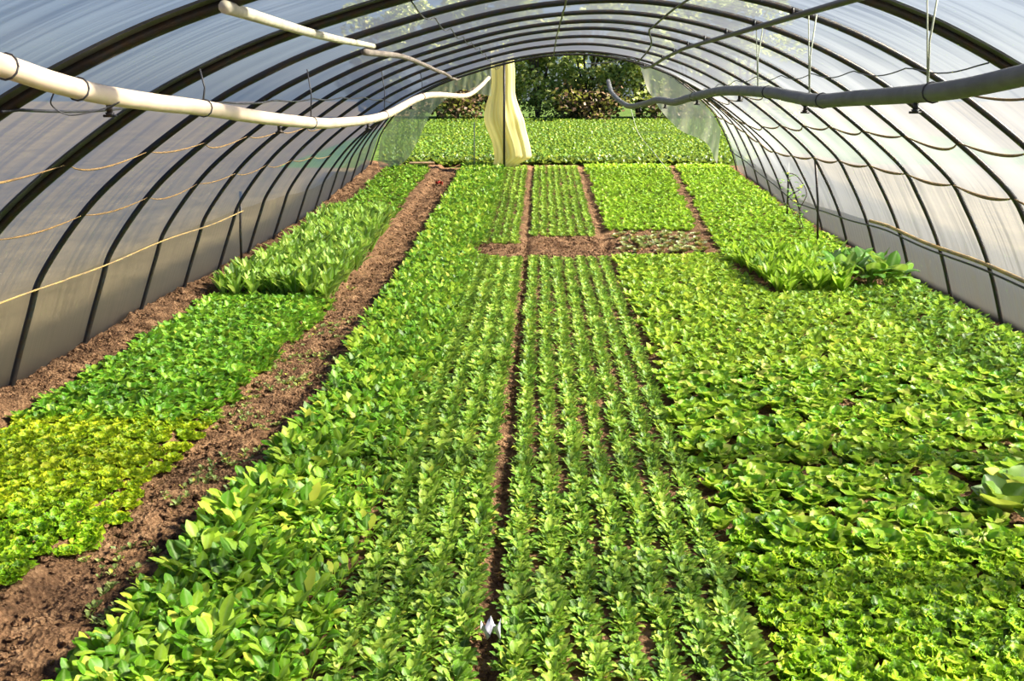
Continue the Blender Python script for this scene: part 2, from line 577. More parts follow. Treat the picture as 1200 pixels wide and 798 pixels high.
g_c = 'ochre cords sagging between the hoops'
cord_row(-2.85, -1, 4.3, 14, .06, .0055, 'ochre cord sagging on the left film below the white pipe', M['rust'], 1, g_c)
cord_row(-3.42, -1, 5.9, 16, .06, .0055, 'ochre cord sagging lower on the left film above the rail', M['rust'], 2, g_c)
cord_row(2.9, 1, 5.9, 18, .08, .007, 'slack cord high on the right film above the dark pipe', M['rust'], 3, g_c)
cord_row(3.52, 1, 5.9, 23.6, .07, .010, 'ochre cord sagging on the right film just below the dark pipe', M['rust'], 4, g_c)
cord_row(3.98, 1, 5.9, 23.6, .06, .013, 'thick ochre cord sagging low on the right film above the rail', M['rust'], 5, g_c)

# rails at the knees
def rail(name, xz, y0, y1, r, mat, lab, slope=0.0):
    pts = []
    for y in np.linspace(y0, y1, 70):
        z = xz[1] + slope * (y - 7) + .012 * math.sin(y * 2.1)
        side = 1 if xz[0] > 0 else -1
        m = (S2[:, 0] * side > 3)
        cand = S2[m]
        x = cand[np.argmin(np.abs(cand[:, 1] - z)), 0]
        pts.append((x - side * .035, y, z + roof_dz(y)))
    return tag(tube(name, pts, r, mat, n=8), lab, 'rail')


rail('side_rail', (4.42, .62), 6.0, 13.2, .022, M['rail'], 'ochre side rail tied to the hoops on the right film')
rail('side_rail', (4.42, .56), 6.0, 23.4, .012, M['steel'], 'thin dark bar under the ochre rail on the right film')
rail('side_rail', (-3.75, .84), 4.4, 12.4, .007, M['rail'], 'ochre side rail tied to the hoops on the left film', slope=-.008)

# short posts pushed in by the right wall
for (x, y, h, lean, lab) in ((4.28, 17.2, .95, .03, 'short dark stake leaning on the right film near the vine'), (4.2, 14.9, 1.25, .10, 'long dark stake against the right film beside the big leafy plants'),
                             (-3.86, 12.4, 1.0, .04, 'short dark stake against the left film')):
    zb = float(gz(x, y))
    tag(tube('stake', [(x, y, zb - .1), (x - math.copysign(lean, x) * .5, y, zb + h * .5), (x - math.copysign(lean, x) * 1.4, y, zb + h)], .017, M['steel'], n=8), lab, 'stake')

# ------------------------------------------------------------------ heating / watering pipes
LP = [(-2.02, 2.6, 2.46), (-1.95, 3.4, 2.41), (-1.93, 3.94, 2.33), (-1.92, 4.36, 2.28), (-1.9, 4.89, 2.24), (-1.88, 5.56, 2.2), (-1.84, 6.45, 2.13), (-1.8, 7.8, 2.05), (-1.76, 8.8, 2.02),
      (-1.69, 10.77, 2.03), (-1.58, 13.88, 2.22), (-1.42, 18.65, 2.19), (-1.33, 21.07, 2.32), (-1.22, 23.3, 2.56)]
RP = [(1.93, 3.0, 2.45), (1.91, 3.82, 2.38), (1.89, 4.42, 2.32), (1.87, 4.84, 2.29), (1.86, 5.37, 2.27), (1.84, 6.03, 2.25), (1.82, 6.69, 2.23), (1.8, 7.29, 2.25), (1.78, 8.02, 2.28), (1.73, 9.62, 2.29),
      (1.69, 10.9, 2.24), (1.67, 11.69, 2.2), (1.64, 12.59, 2.15), (1.6, 14.07, 2.16), (1.56, 15.4, 2.09), (1.49, 17.65, 2.03), (1.41, 20.24, 2.22), (1.38, 21.19, 2.47)]


def duct(name, P, mat, r, lab, nozz, ties):
    root = bpy.data.objects.new(name, None); link(root); root.location = P[0]
    C = catmull(P, 8)
    L = C - np.array(P[0])
    tube('pipe', L, r, mat, root, 16)
    for y in ties:
        i = np.argmin(np.abs(C[:, 1] - y))
        a = np.linspace(0, 2 * math.pi, 13)
        tube('tie', [(L[i][0] + (r + .004) * math.cos(t), L[i][1] + .012 * math.sin(t), L[i][2] + (r + .004) * math.sin(t)) for t in a], .004, M['wire'], root, 5)
    for y in nozz:
        i = np.argmin(np.abs(C[:, 1] - y))
        b = L[i] + np.array([0, 0, -r + .005])
        parts = [tube_arrays([b, b + [0, 0, -.035]], .014, 8), tube_arrays([b + [0, 0, -.035], b + [0, 0, -.055]], [.022, .012], 8),
                 tube_arrays([b + [-.03, 0, -.05], b + [.03, 0, -.05]], .006, 6)]
        V, F = join(parts)
        mobj('nozzle', py_mesh('nozzle', V, F, M['plastic'] if name.startswith('white') else M['steel'], True), root)
    return tag(root, lab, 'pipe'), C


tiesL = [3.62, 4.15, 5.56, 7.8, 10.9, 13.2]
_, CL = duct('watering_pipe', LP, M['white'], .043, 'thick cream plastic pipe sagging along the left side on wires', [4.42, 6.9, 9.8, 12.6], tiesL)
tiesR = [4.9, 6.6, 8.0, 11.2]
_, CR = duct('watering_pipe', RP, M['steel_g'], .045, 'thick dark grey pipe sagging along the right side on wires', [5.1, 7.0, 9.0, 11.0, 13.4, 16], tiesR)
wl_ = ['left edge of the frame', 'top of the cream pipe at its upper bend', 'lowest sag of the cream pipe', 'rising part of the cream pipe', 'far part of the cream pipe']
for side, Cc, ys_, names in ((-1, CL, [3.62, 5.56, 7.8, 10.9, 13.2], wl_),
                              (1, CR, [4.95, 6.9, 8.4], ['near part of the grey pipe', 'middle of the grey pipe', 'first rise of the grey pipe'])):
    for y, nm in zip(ys_, names):
        i = np.argmin(np.abs(Cc[:, 1] - y)); p = Cc[i]
        top = sec_at(p[0] + .05 * side)
        V1 = [tuple(p + np.array([0, 0, .043])), (p[0] - .01 * side, p[1] + .01, (p[2] + top) / 2), (p[0] + .02 * side, p[1] + .04, top - .01)]
        parts = [tube_arrays(V1, .005, 5)]
        if side > 0:
            parts.append(tube_arrays([tuple(p + np.array([0, .01, .04])), (p[0] - .03, p[1] + .05, top - .01)], .004, 5))
        V, F = join(parts)
        o = mobj('hanger_wire', py_mesh('hanger_wire', V, F, M['wire'] if side < 0 else M['cord'], True))
        tag(o, ('dark hanger wire at the ' if side < 0 else 'pale doubled hanger cord at the ') + nm, 'wire', 'wires holding the pipes up')
# curled loose wire under the cream pipe, near end
tag(tube('loose_wire', catmull([(-1.93, 3.95, 2.29), (-1.97, 4.0, 2.24), (-1.93, 4.05, 2.20), (-1.86, 4.1, 2.21), (-1.80, 4.14, 2.23), (-1.76, 4.16, 2.25), (-1.84, 4.2, 2.215)], 6), .003, M['wire'], n=5), 'curled loose wire dangling under the near end of the cream pipe', 'wire')
# thin dark cable riding on the left film above the pipe
tag(tube('side_cable', [(-2.30 + .004 * y, y, sec_at(-2.30 + .004 * y) + roof_dz(y) - .05 - .02 * math.sin(math.pi * (((y - 4.33) / 1.4) % 1))) for y in np.linspace(4.2, 15, 80)], .007, M['wire'], n=6), 'thin dark cable along the left film behind the cream pipe', 'cable')

# ------------------------------------------------------------------ far end: post, gathered curtain, side films
zg = float(gz(-.9, 23.6))
tag(tube('end_post', [(-.88, 23.55, zg - .1), (-.87, 23.45, 3.18)], .028, M['steel'], n=10), 'dark upright post of the far opening, in front of the curtain', 'post')
# curtain: gathered sheet closed on itself, pleated
prof = [(3.2, -1.20, -.68), (2.75, -1.19, -.64), (2.4, -1.19, -.64), (2.15, -1.25, -.62), (1.85, -1.34, -.52), (1.6, -1.36, -.42), (1.4, -1.30, -.38), (1.1, -1.18, -.30), (.85, -1.13, -.25), (.72, -1.12, -.26), (.60, -1.14, -.50), (zg - .02, -1.20, -.58)]
pr = catmull(prof, 4)
V = []; UV = []; na = 72
for z, xl, xr in pr:
    cx, hw = (xl + xr) / 2, (xr - xl) / 2
    for j in range(na):
        a = 2 * math.pi * j / na
        pl = 1 + .07 * math.sin(a * 9 + z * 1.5) + .05 * math.sin(a * 17 + 2)
        V.append((cx + hw * math.cos(a) * (1 + .02 * math.sin(a * 13)), 23.85 + hw * .5 * math.sin(a) * pl, z))
        UV.append((j / na * 2, z))
m_ = len(pr)
F = [(i * na + j, i * na + (j + 1) % na, (i + 1) * na + (j + 1) % na, (i + 1) * na + j) for i in range(m_ - 1) for j in range(na)]
me = py_mesh('gathered_curtain', V, F, M['curtain'], True)
u = me.uv_layers.new(name='uv'); vi = np.zeros(len(me.loops), np.int32); me.loops.foreach_get('vertex_index', vi)
u.data.foreach_set('uv', np.array(UV, np.float32)[vi].ravel())
cu = mobj('end_curtain', me)
tag(cu, 'yellowish plastic curtain gathered and hanging behind the post at the far opening', 'curtain')


def sheet(name, P, mat, thick=.004, nsub=10, wav=.03):
    """a hanging film piece: P is (top row, bottom row) of points"""
    top, bot = catmull(P[0], 6), catmull(P[1], 6)
    V = []; UV = []
    for i in range(len(top)):
        for k in range(nsub + 1):
            t = k / nsub
            p = top[i] * (1 - t) + bot[i] * t
            V.append((p[0], p[1] + wav * math.sin(i * 1.1 + t * 2) * t, p[2])); UV.append((p[0] * .5, p[2]))
    n = nsub + 1
    F = [(i * n + k, i * n + k + 1, (i + 1) * n + k + 1, (i + 1) * n + k) for i in range(len(top) - 1) for k in range(nsub)]
    me = py_mesh(name, V, F, mat, True)
    u = me.uv_layers.new(name='uv'); vi = np.zeros(len(me.loops), np.int32); me.loops.foreach_get('vertex_index', vi)
    u.data.foreach_set('uv', np.array(UV, np.float32)[vi].ravel())
    return mobj(name, me)


M['endfilm'] = film_mat('end_film', (.50, .56, .44), (.36, .40, .26), clear=.35, blur=.2)
M['endfilm_w'] = film_mat('end_film_pale', (.80, .80, .74), (.70, .68, .5), clear=.25, blur=.2)
o = sheet('end_film', [[(-2.2, 23.6, 2.62), (-1.83, 23.6, 2.82), (-1.5, 23.6, 2.95), (-1.2, 23.6, 3.04)], [(-2.15, 23.6, 2.20), (-1.83, 23.6, 2.3), (-1.55, 23.6, 2.22), (-1.18, 23.6, 2.15)]], M['endfilm'])
tag(o, 'greenish hazy film left of the curtain, high in the far opening', 'film panel')
o = sheet('end_film', [[(-3.9, 23.62, .62), (-3.75, 23.62, 1.3), (-3.2, 23.62, 1.95), (-2.55, 23.62, 2.42), (-2.1, 23.62, 2.7)], [(-3.85, 23.62, .5), (-3.4, 23.62, .55), (-3.05, 23.62, .9), (-2.6, 23.62, 1.75), (-2.1, 23.62, 2.2)]], M['endfilm'])
tag(o, 'olive hazy film strip closing the left side of the far opening', 'film panel')
o = sheet('end_film', [[(2.2, 23.62, 3.0), (2.7, 23.62, 2.78), (3.3, 23.62, 2.38), (3.9, 23.62, 1.85), (4.2, 23.62, 1.4)], [(2.45, 23.62, 2.3), (2.85, 23.62, 1.75), (3.3, 23.62, 1.35), (3.85, 23.62, 1.1), (4.15, 23.62, .6)]], M['endfilm_w'])
tag(o, 'pale creased film strip closing the right side of the far opening', 'film panel')

# thin sticks and cord in the opening
tag(tube('stick', [(-1.61, 23.9, .45), (-1.60, 23.9, 1.55)], .014, M['cord'], n=6), 'thin pale stick standing left of the gathered curtain', 'stick')
tag(tube('slack_cord', catmull([(2.05, 23.4, 1.9), (2.2, 22.9, 1.35), (2.5, 22.4, .95), (2.75, 21.9, .62)], 8), .008, M['cord'], n=6), 'pale cord slanting down at the far end of the right beds', 'cord')
bd = tube_arrays([(-3.15, 23.7, .60), (-2.55, 23.65, .61)], .03, 4)
tag(mobj('board', py_mesh('board', bd[0], bd[1], M['board'])), 'small pale wooden board lying at the far end of the left bed', 'board')

# ------------------------------------------------------------------ leaves
def leaf_grid(L, W, e0, e1, az, pf=.15, k=1.0, cup=.15, ruf=0.0, fr=4, nu=5, nv=3, g=None, rnd=None, base=0.0, pw=.08, tipdrop=1.0):
    """one leaf: arching midrib, blade with cup and ruffled margin. Returns V, Q, A"""
    s = np.linspace(0, 1, nu + 1)
    el = e0 + (e1 - e0) * s ** tipdrop
    dr = np.cos(el) * L / nu; dz = np.sin(el) * L / nu
    r = np.concatenate([[0], np.cumsum(dr[:-1])]) + base
    z = np.concatenate([[0], np.cumsum(dz[:-1])])
    b = np.clip((s - pf) / (1 - pf), 0, 1)
    w = W * np.maximum(pw, np.sin(np.pi * np.clip(b, 0, 1) ** k * .97 + .03) ** .7 * (b > 0))
    w[-1] = W * .12
    t = np.linspace(-1, 1, nv)
    S_, T_ = np.meshgrid(s, t, indexing='ij')
    Wd = w[:, None] * T_
    ph = g.uniform(0, 6.28) if g is not None else 0
    nrm = cup * np.abs(T_) ** 1.6 * w[:, None] + ruf * w[:, None] * np.abs(T_) * np.sin(S_ * fr * 2 * np.pi + ph + np.sign(T_) * 1.3)
    nx = -np.sin(el)[:, None] * nrm; nz = np.cos(el)[:, None] * nrm
    R = r[:, None] + nx; Z = z[:, None] + nz
    X = R * math.cos(az) - Wd * math.sin(az)
    Y = R * math.sin(az) + Wd * math.cos(az)
    V = np.stack([X, Y, Z], -1).reshape(-1, 3)
    i = np.arange(nu)[:, None] * nv + np.arange(nv - 1)[None, :]
    Q = np.stack([i, i + 1, i + nv + 1, i + nv], -1).reshape(-1, 4)
    A = np.stack([np.full(S_.shape, rnd), S_, np.abs(T_), np.full(S_.shape, g.uniform(0, 1))], -1).reshape(-1, 4)
    return V, Q, A


def plant(nl, fn, seed):
    g = np.random.default_rng(seed)
    Vs, Qs, As = [], [], []; o = 0
    for i in range(nl):
        V, Q, A = fn(i, i / nl, g)
        Vs.append(V); Qs.append(Q + o); As.append(A); o += len(V)
    return np.vstack(Vs), np.vstack(Qs), np.vstack(As)


GA = 2.39996


def f_spinach(nu=7, nv=5):
    def f(i, t, g):
        return leaf_grid(g.uniform(.10, .155), g.uniform(.021, .034), math.radians(g.uniform(45, 88) - 18 * (1 - t)), math.radians(g.uniform(-45, 55)), i * GA + g.uniform(-.3, .3),
                         pf=.32, k=1.15, cup=g.uniform(-.35, .35), ruf=.14, fr=1.5, nu=nu, nv=nv, g=g, rnd=g.uniform(0, 1), base=g.uniform(.004, .03), pw=.10)
    return f


def f_corn(nu=4, nv=3):
    def f(i, t, g):
        return leaf_grid(g.uniform(.040, .062), g.uniform(.011, .0155), math.radians(22 + 58 * t + g.uniform(-12, 12)), math.radians(g.uniform(-45, 40) + 20 * t), i * GA + g.uniform(-.3, .3),
                         pf=.2, k=1.25, cup=.3, ruf=.08, fr=1, nu=nu, nv=nv, g=g, rnd=g.uniform(0, 1), base=g.uniform(.0, .040), pw=.2)
    return f


def f_curly(nu=8, nv=5):
    def f(i, t, g):
        sz = 1 - .45 * t
        return leaf_grid(g.uniform(.05, .08) * sz + .02, g.uniform(.026, .036) * sz, math.radians(25 + 55 * t + g.uniform(-10, 10)), math.radians(g.uniform(-25, 50) + 20 * t), i * GA + g.uniform(-.3, .3),
                         pf=.05, k=1.5, cup=.35, ruf=.55, fr=g.uniform(2.5, 4), nu=nu, nv=nv, g=g, rnd=g.uniform(0, 1), base=.008, pw=.25)
    return f


def f_butter(nu=6, nv=5):
    def f(i, t, g):
        sz = 1 - .35 * t
        return leaf_grid(g.uniform(.11, .155) * sz, g.uniform(.044, .060) * sz, math.radians(32 + 50 * t + g.uniform(-12, 12)), math.radians(g.uniform(-25, 60) + 25 * t), i * GA + g.uniform(-.3, .3),
                         pf=.02, k=1.5, cup=.42, ruf=.22, fr=g.uniform(1.5, 2.5), nu=nu, nv=nv, g=g, rnd=g.uniform(0, 1), base=.008, pw=.3)
    return f


def f_young(nu=4, nv=3):
    def f(i, t, g):
        return leaf_grid(g.uniform(.06, .10), g.uniform(.019, .029), math.radians(35 + 45 * t + g.uniform(-12, 12)), math.radians(g.uniform(-40, 55)), i * GA + g.uniform(-.3, .3),
                         pf=.1, k=1.35, cup=.35, ruf=.2, fr=1.5, nu=nu, nv=nv, g=g, rnd=g.uniform(0, 1), base=g.uniform(.003,.02), pw=.2)
    return f


def f_chicory(nu=6, nv=3):
    def f(i, t, g):
        return leaf_grid(g.uniform(.24, .34), g.uniform(.030, .042), math.radians(62 + 22 * t + g.uniform(-8, 8)), math.radians(g.uniform(10, 70)), i * GA + g.uniform(-.3, .3),
                         pf=.12, k=1.3, cup=.35, ruf=.15, fr=2, nu=nu, nv=nv, g=g, rnd=g.uniform(0, 1), base=.01, pw=.2)
    return f


def f_chard(nu=8, nv=7):
    def f(i, t, g):
        return leaf_grid(g.uniform(.30, .45), g.uniform(.06, .10), math.radians(55 + 25 * t + g.uniform(-8, 8)), math.radians(g.uniform(-35, 50)), i * GA + g.uniform(-.3, .3),
                         pf=.35, k=1.0, cup=-.15, ruf=.16, fr=3, nu=nu, nv=nv, g=g, rnd=g.uniform(0, 1), base=.015, pw=.10)
    return f


def f_cabbage(nu=7, nv=7):
    def f(i, t, g):
        sz = 1 - .3 * t
        return leaf_grid(g.uniform(.22, .28) * sz, g.uniform(.11, .14) * sz, math.radians(20 + 50 * t), math.radians(g.uniform(10, 40) + 30 * t), i * GA + g.uniform(-.2, .2),
                         pf=.08, k=1.2, cup=.3, ruf=.07, fr=2, nu=nu, nv=nv, g=g, rnd=g.uniform(0, 1), base=.015, pw=.2)
    return f


M['spinach'] = leaf_mat('spinach_leaf', (0.022, 0.077, 0.003), (.11, .31, .010), (.42, .60, .05), y_amt=.05, trans=.35, rib=(.45, .60, .22))
M['corn'] = leaf_mat('corn_salad_leaf', (0.019, 0.072, 0.006), (.14, .31, .020), (.46, .60, .09), y_amt=.03, trans=.32)
M['curly'] = leaf_mat('curly_lettuce_leaf', (0.028, 0.105, 0.002), (.19, .43, .008), (.50, .68, .03), y_amt=.03, trans=.45)
M['curly_y'] = leaf_mat('yellow_curly_leaf', (.07, .20, .004), (.29, .44, .008), (.70, .74, .03), y_amt=.05, trans=.45)
M['curly_m'] = leaf_mat('green_small_leaf', (0.017, 0.072, 0.003), (.10, .31, .012), (.33, .54, .04), y_amt=.02, trans=.4)
M['butter'] = leaf_mat('lettuce_leaf', (0.019, 0.083, 0.002), (.085, .30, .006), (.42, .58, .04), y_amt=.10, trans=.42, yellow=(.72, .66, .20))
M['young'] = leaf_mat('young_lettuce_leaf', (0.028, 0.088, 0.002), (.18, .36, .010), (.46, .60, .05), y_amt=.06, trans=.4)
M['young_d'] = leaf_mat('dark_young_leaf', (0.019, 0.061, 0.002), (.09, .25, .008), (.24, .42, .02), y_amt=.02, trans=.4)
M['bright'] = leaf_mat('bright_small_leaf', (0.039, 0.121, 0.003), (.20, .42, .010), (.38, .58, .03), y_amt=.02, trans=.4)
M['chicory'] = leaf_mat('chicory_leaf', (0.039, 0.110, 0.008), (.22, .42, .04), (.56, .72, .17), y_amt=.03, trans=.38, rib=(.7, .8, .5))
M['chard'] = leaf_mat('chard_leaf', (0.017, 0.061, 0.006), (.09, .27, .02), (.28, .46, .05), y_amt=.08, trans=.3, rib=(.6, .7, .35), yellow=(.7, .6, .12))
M['cabbage'] = leaf_mat('cabbage_leaf', (.025, .085, .006), (.07, .18, .012), (.18, .33, .04), y_amt=.08, trans=.3, rib=(.6, .7, .45))
M['mottled'] = leaf_mat('mottled_leaf', (.10, .10, .03), (.30, .40, .12), (.70, .72, .50), y_amt=.3, yellow=(.35, .10, .07), trans=.25)
M['weed'] = leaf_mat('weed_leaf', (.06, .10, .02), (.16, .24, .06), (.36, .38, .14), y_amt=.1, trans=.3)
M['fieldcrop'] = leaf_mat('field_crop_leaf', (.016, .065, .004), (.05, .15, .008), (.15, .28, .02), y_amt=.03, trans=.3, patch=.6)
M['edge_dark'] = leaf_mat('edge_dark_leaf', (.008, .03, .003), (.02, .07, .006), (.07, .15, .012), y_amt=.02, trans=.25)  # near-black green of the plant strip outside the far opening
M['hedge'] = leaf_mat('hedge_leaf', (.07, .10, .02), (.32, .40, .10), (.80, .82, .34), y_amt=.10, yellow=(.40, .34, .14), trans=.3, patch=.8, rib_amt=0)
M['hedge_r'] = leaf_mat('rusty_leaf', (.05, .03, .02), (.13, .075, .045), (.22, .14, .08), y_amt=.05, yellow=(.3, .3, .1), trans=.2, rib_amt=0)


class Kind:
    def __init__(self, name, fn, nl, nvar, mat, lod_fn=None, lod_nl=None, seed=0):
        self.raw = [plant(nl + (v % 3) - 1, fn, seed + v) for v in range(nvar)]
        self.lod = [plant(lod_nl, lod_fn, seed + 50 + v) for v in range(nvar)] if lod_fn else self.raw
        self.mat = mat
        self.name = name
        self.me = {}

    def mesh(self, v, mat):
        k = (v, mat.name)
        if k not in self.me:
            V, Q, A = self.raw[v]
            self.me[k] = raw_mesh(self.name, V, Q, mat, A)
        return self.me[k]


def put_one(kind, x, y, sc_, rz, label, cat, group, g, mat=None, name=None, z=None):
    v = int(g.integers(len(kind.raw)))
    o = bpy.data.objects.new(name or kind.name, kind.mesh(v, mat or kind.mat))
    COL.objects.link(o)
    zz = float(gz(x, y)) if z is None else z
    o.location = (x, y, zz + .002)
    o.rotation_euler = (g.uniform(-.10, .10), g.uniform(-.10, .10), rz)
    o.scale = (sc_, sc_, sc_ * g.uniform(.9, 1.15))
    tag(o, label, cat, group)
    return o


def put_mass(name, kind, P, mat, label, cat, g, lod=True, group=None):
    """P: rows of x, y, scale. one object"""
    Vs, Qs, As = [], [], []; off = 0
    src = kind.lod if lod else kind.raw
    for (x, y, s) in P:
        V, Q, A = src[int(g.integers(len(src)))]
        a = g.uniform(0, 6.283); c, sn = math.cos(a), math.sin(a)
        W = np.empty_like(V)
        W[:, 0] = (V[:, 0] * c - V[:, 1] * sn) * s + x
        W[:, 1] = (V[:, 0] * sn + V[:, 1] * c) * s + y
        W[:, 2] = V[:, 2] * s * g.uniform(.85, 1.15) + float(gz(x, y))
        A2 = A.copy(); A2[:, 0] = A[:, 0] * .75 + g.uniform(0, .25)
        A2[:, 3] = (A[:, 3] + g.uniform(0, 1)) % 1.0
        Vs.append(W); Qs.append(Q + off); As.append(A2); off += len(V)
    o = mobj(name, raw_mesh(name, np.vstack(Vs), np.vstack(Qs), mat, np.vstack(As)))
    return tag(o, label, cat, group, 'stuff')


def jgrid(x0, x1, y0, y1, d, g, jit=.35):
    out = []
    r = 0
    y = y0
    while y < y1:
        x = x0 + (d / 2 if r % 2 else 0)
        while x < x1:
            out.append((x + g.uniform(-jit, jit) * d, y + g.uniform(-jit, jit) * d))
            x += d
        y += d * .87; r += 1
    return out


g = np.random.default_rng(11)


def edge_spinach(y):
    return float(np.interp(y, [3.5, 4.3, 5.3, 6.3, 8.5, 10.6, 16, 25], [-1.90, -1.79, -1.76, -1.64, -1.71, -1.76, -1.84, -1.9]))


def edge_left_bed(y):
    return float(np.interp(y, [4, 4.6, 5, 6.3, 7.7, 10, 11, 15, 20], [-2.52, -2.40, -2.33, -2.38, -2.38, -2.32, -2.36, -2.50, -2.64]))


K_sp = Kind('spinach_plant', f_spinach(), 15, 8, M['spinach'], f_spinach(4, 3), 12, 100)
K_co = Kind('corn_salad', f_corn(), 40, 8, M['corn'], f_corn(3, 3), 26, 200)
K_cu = Kind('curly_lettuce', f_curly(), 34, 6, M['curly'], f_curly(4, 3), 16, 300)
K_bu = Kind('leaf_lettuce', f_butter(), 20, 8, M['butter'], f_butter(5, 3), 12, 400)
K_yo = Kind('young_lettuce', f_young(), 18, 8, M['young'], f_young(3, 3), 14, 500)
K_ch = Kind('chicory_plant', f_chicory(), 14, 6, M['chicory'], f_chicory(4, 3), 12, 600)
K_sc = Kind('chard_plant', f_chard(), 14, 4, M['chard'], None, None, 700)
K_ca = Kind('cabbage', f_cabbage(), 13, 2, M['cabbage'], None, None, 800)
K_we = Kind('weed', f_young(3, 3), 6, 4, M['weed'], None, None, 900)

# --- spinach bed
pts = [(x, y) for x, y in jgrid(-1.90, -.93, 3.05, 24.0, .102, g) if x > edge_spinach(y) and not (14.0 < y < 14.4 and x > -1.0)]
pts.sort(key=lambda p: p[1])
for (x, y) in pts[:300]:
    if x < edge_spinach(y) + .14: lb = 'broad-leaved spinach plant on the bed edge next to the soil path'
    elif x > -1.08: lb = 'broad-leaved spinach plant next to the corn salad rows'
    elif y < 4.2: lb = 'large broad-leaved spinach plant at the front of the bed beside the path'
    else: lb = 'broad-leaved spinach plant in the middle of the bed beside the path'
    put_one(K_sp, x, y, g.uniform(.85, 1.2) * (.72 + .56 * float(vnoise(x * 3, y * 3, 15))) * (1.02 - .24 * (x > -1.25)), g.uniform(0, 6.28), lb, 'spinach', lb.replace('plant', 'plants'), g)
rest = [(x, y, g.uniform(.75, 1.1)) for x, y in pts[300:]]
put_mass('spinach_plants', K_sp, rest, M['spinach'], 'spinach filling the long bed beside the path towards the back', 'spinach', g)

# --- corn salad rows
rows = []
for k in range(4): rows.append((-.80 + .155 * k, 'left', k))
for k in range(7): rows.append((-.10 + .162 * k, 'right', k))
cl = []
for (x, side, k) in rows:
    y = 3.1
    while y < 13.55:
        cl.append((x + g.normal(0, .012), y, side, k)); y += g.uniform(.065, .10)
cl.sort(key=lambda p: p[1])
on = ['first', 'second', 'third', 'fourth', 'fifth', 'sixth', 'seventh']
for (x, y, side, k) in cl[:300]:
    if side == 'left':
        lb = 'corn salad plant in the %s row left of the central soil gap' % on[3 - k]
    else:
        lb = 'corn salad plant in the %s row right of the central soil gap' % on[k]
    s = g.uniform(1.0, 1.35) if side == 'right' else g.uniform(1.15, 1.5)
    s *= .8 + .4 * vnoise(x * 5, y * 3, 12)
    put_one(K_co, x, y, s, g.uniform(0, 6.28), lb, 'corn salad', lb.replace('plant', 'plants'), g)
rest = [(x, y, g.uniform(1.0, 1.3) * (1.25 if side == 'left' else 1.0) * (.8 + .4 * float(vnoise(x * 5, y * 3, 12)))) for (x, y, side, k) in cl[300:]]
for k in range(13):
    x = -.85 + .15 * k
    if -.30 < x < -.12: continue
    if x > .93: continue
    y = 14.75 if x < -.2 else 15.4
    while y < 24.0:
        rest.append((x + g.normal(0, .015), y, g.uniform(.9, 1.3))); y += g.uniform(.07, .12)
put_mass('corn_salad_plants', K_co, rest, M['corn'], 'corn salad rows in the middle beds towards the back', 'corn salad', g)

# --- curly lettuces: front of left bed and front of right bed
n_curly = 0


def curly_rows(pl, mat, lb, s0, s1, name='curly_lettuce'):
    global n_curly
    pl = sorted(pl, key=lambda p: p[1])
    over = pl[max(0, 298 - n_curly):]
    if over:
        pl = pl[:len(pl) - len(over)]
        put_mass('curly_lettuces', K_cu, [(x, y, g.uniform(s0, s1)) for x, y in over], mat, 'yellow-green curly lettuces at the back of the yellow patch in the left bed', 'lettuce', g, lod=False)
    n_curly += len(pl)
    for (x, y) in pl:
        put_one(K_cu, x, y, g.uniform(s0, s1), g.uniform(0, 6.28), lb, 'lettuce', lb.replace('lettuce', 'lettuces'), g, mat, name)


curly_rows([p for p in jgrid(-3.55, -2.2, 3.9, 5.1, .115, g, .3) if p[0] < edge_left_bed(p[1])], M['curly'], 'bright green curly lettuce at the front of the left bed', .85, 1.1)
fr = jgrid(1.02, 2.75, 3.3, 4.75, .128, g, .28)
curly_rows(fr, M['curly'], 'curly lettuce at the front of the right bed', .95, 1.25)
yl = [p for p in jgrid(-3.65, -2.2, 5.05, 6.6, .118, g, .28) if p[0] < edge_left_bed(p[1])]
curly_rows(yl, M['curly_y'], 'yellow-green curly lettuce in the left bed, behind the bright green ones', .85, 1.12)

# --- left bed further back
pts = [(x, y) for x, y in jgrid(-3.68, -2.2, 6.55, 10.9, .11, g) if x < edge_left_bed(y)]
pts.sort(key=lambda p: p[1])
yo_left = pts
# --- right bed, broad lettuces
bl = [p for p in jgrid(1.0, 4.5, 4.65, 7.9, .165, g, .3) if not (2.48 < p[0] < 2.95 and 4.82 < p[1] < 5.55) and p[0] < .62 * p[1] + .2]
bl.sort(key=lambda p: p[1])
for (x, y) in bl[:300]:
    if x < 1.4: lb = 'broad-leaved lettuce on the edge of the right bed facing the corn salad'
    elif y < 6.2: lb = 'broad-leaved lettuce in the right bed just behind the curly ones'
    elif x > 3.3: lb = 'broad-leaved lettuce in the right bed towards the right film'
    else: lb = 'broad-leaved lettuce in the middle of the right bed'
    put_one(K_bu, x, y, g.uniform(.82, 1.12) * (.75 + .5 * float(vnoise(x * 3, y * 3, 16))), g.uniform(0, 6.28), lb, 'lettuce', lb.replace('lettuce', 'lettuces'), g)
put_mass('leaf_lettuces', K_bu, [(x, y, g.uniform(.8, 1.1)) for x, y in bl[300:]], M['butter'], 'broad-leaved lettuces at the back of their block in the right bed', 'lettuce', g, lod=False)
# cabbages at the right frame edge
for (x, y, s) in ((2.60, 5.15, .95), (2.84, 5.42, 1.0), (2.74, 4.93, .9)):
    lb = {5.15: 'dark round-leaved cabbage at the right frame edge, leftmost of three', 5.42: 'dark round-leaved cabbage at the right frame edge, furthest back of three', 4.93: 'dark round-leaved cabbage at the right frame edge, nearest of three'}[y]
    put_one(K_ca, x, y, s, g.uniform(0, 6.28), lb, 'cabbage', 'cabbages at the right frame edge', g)
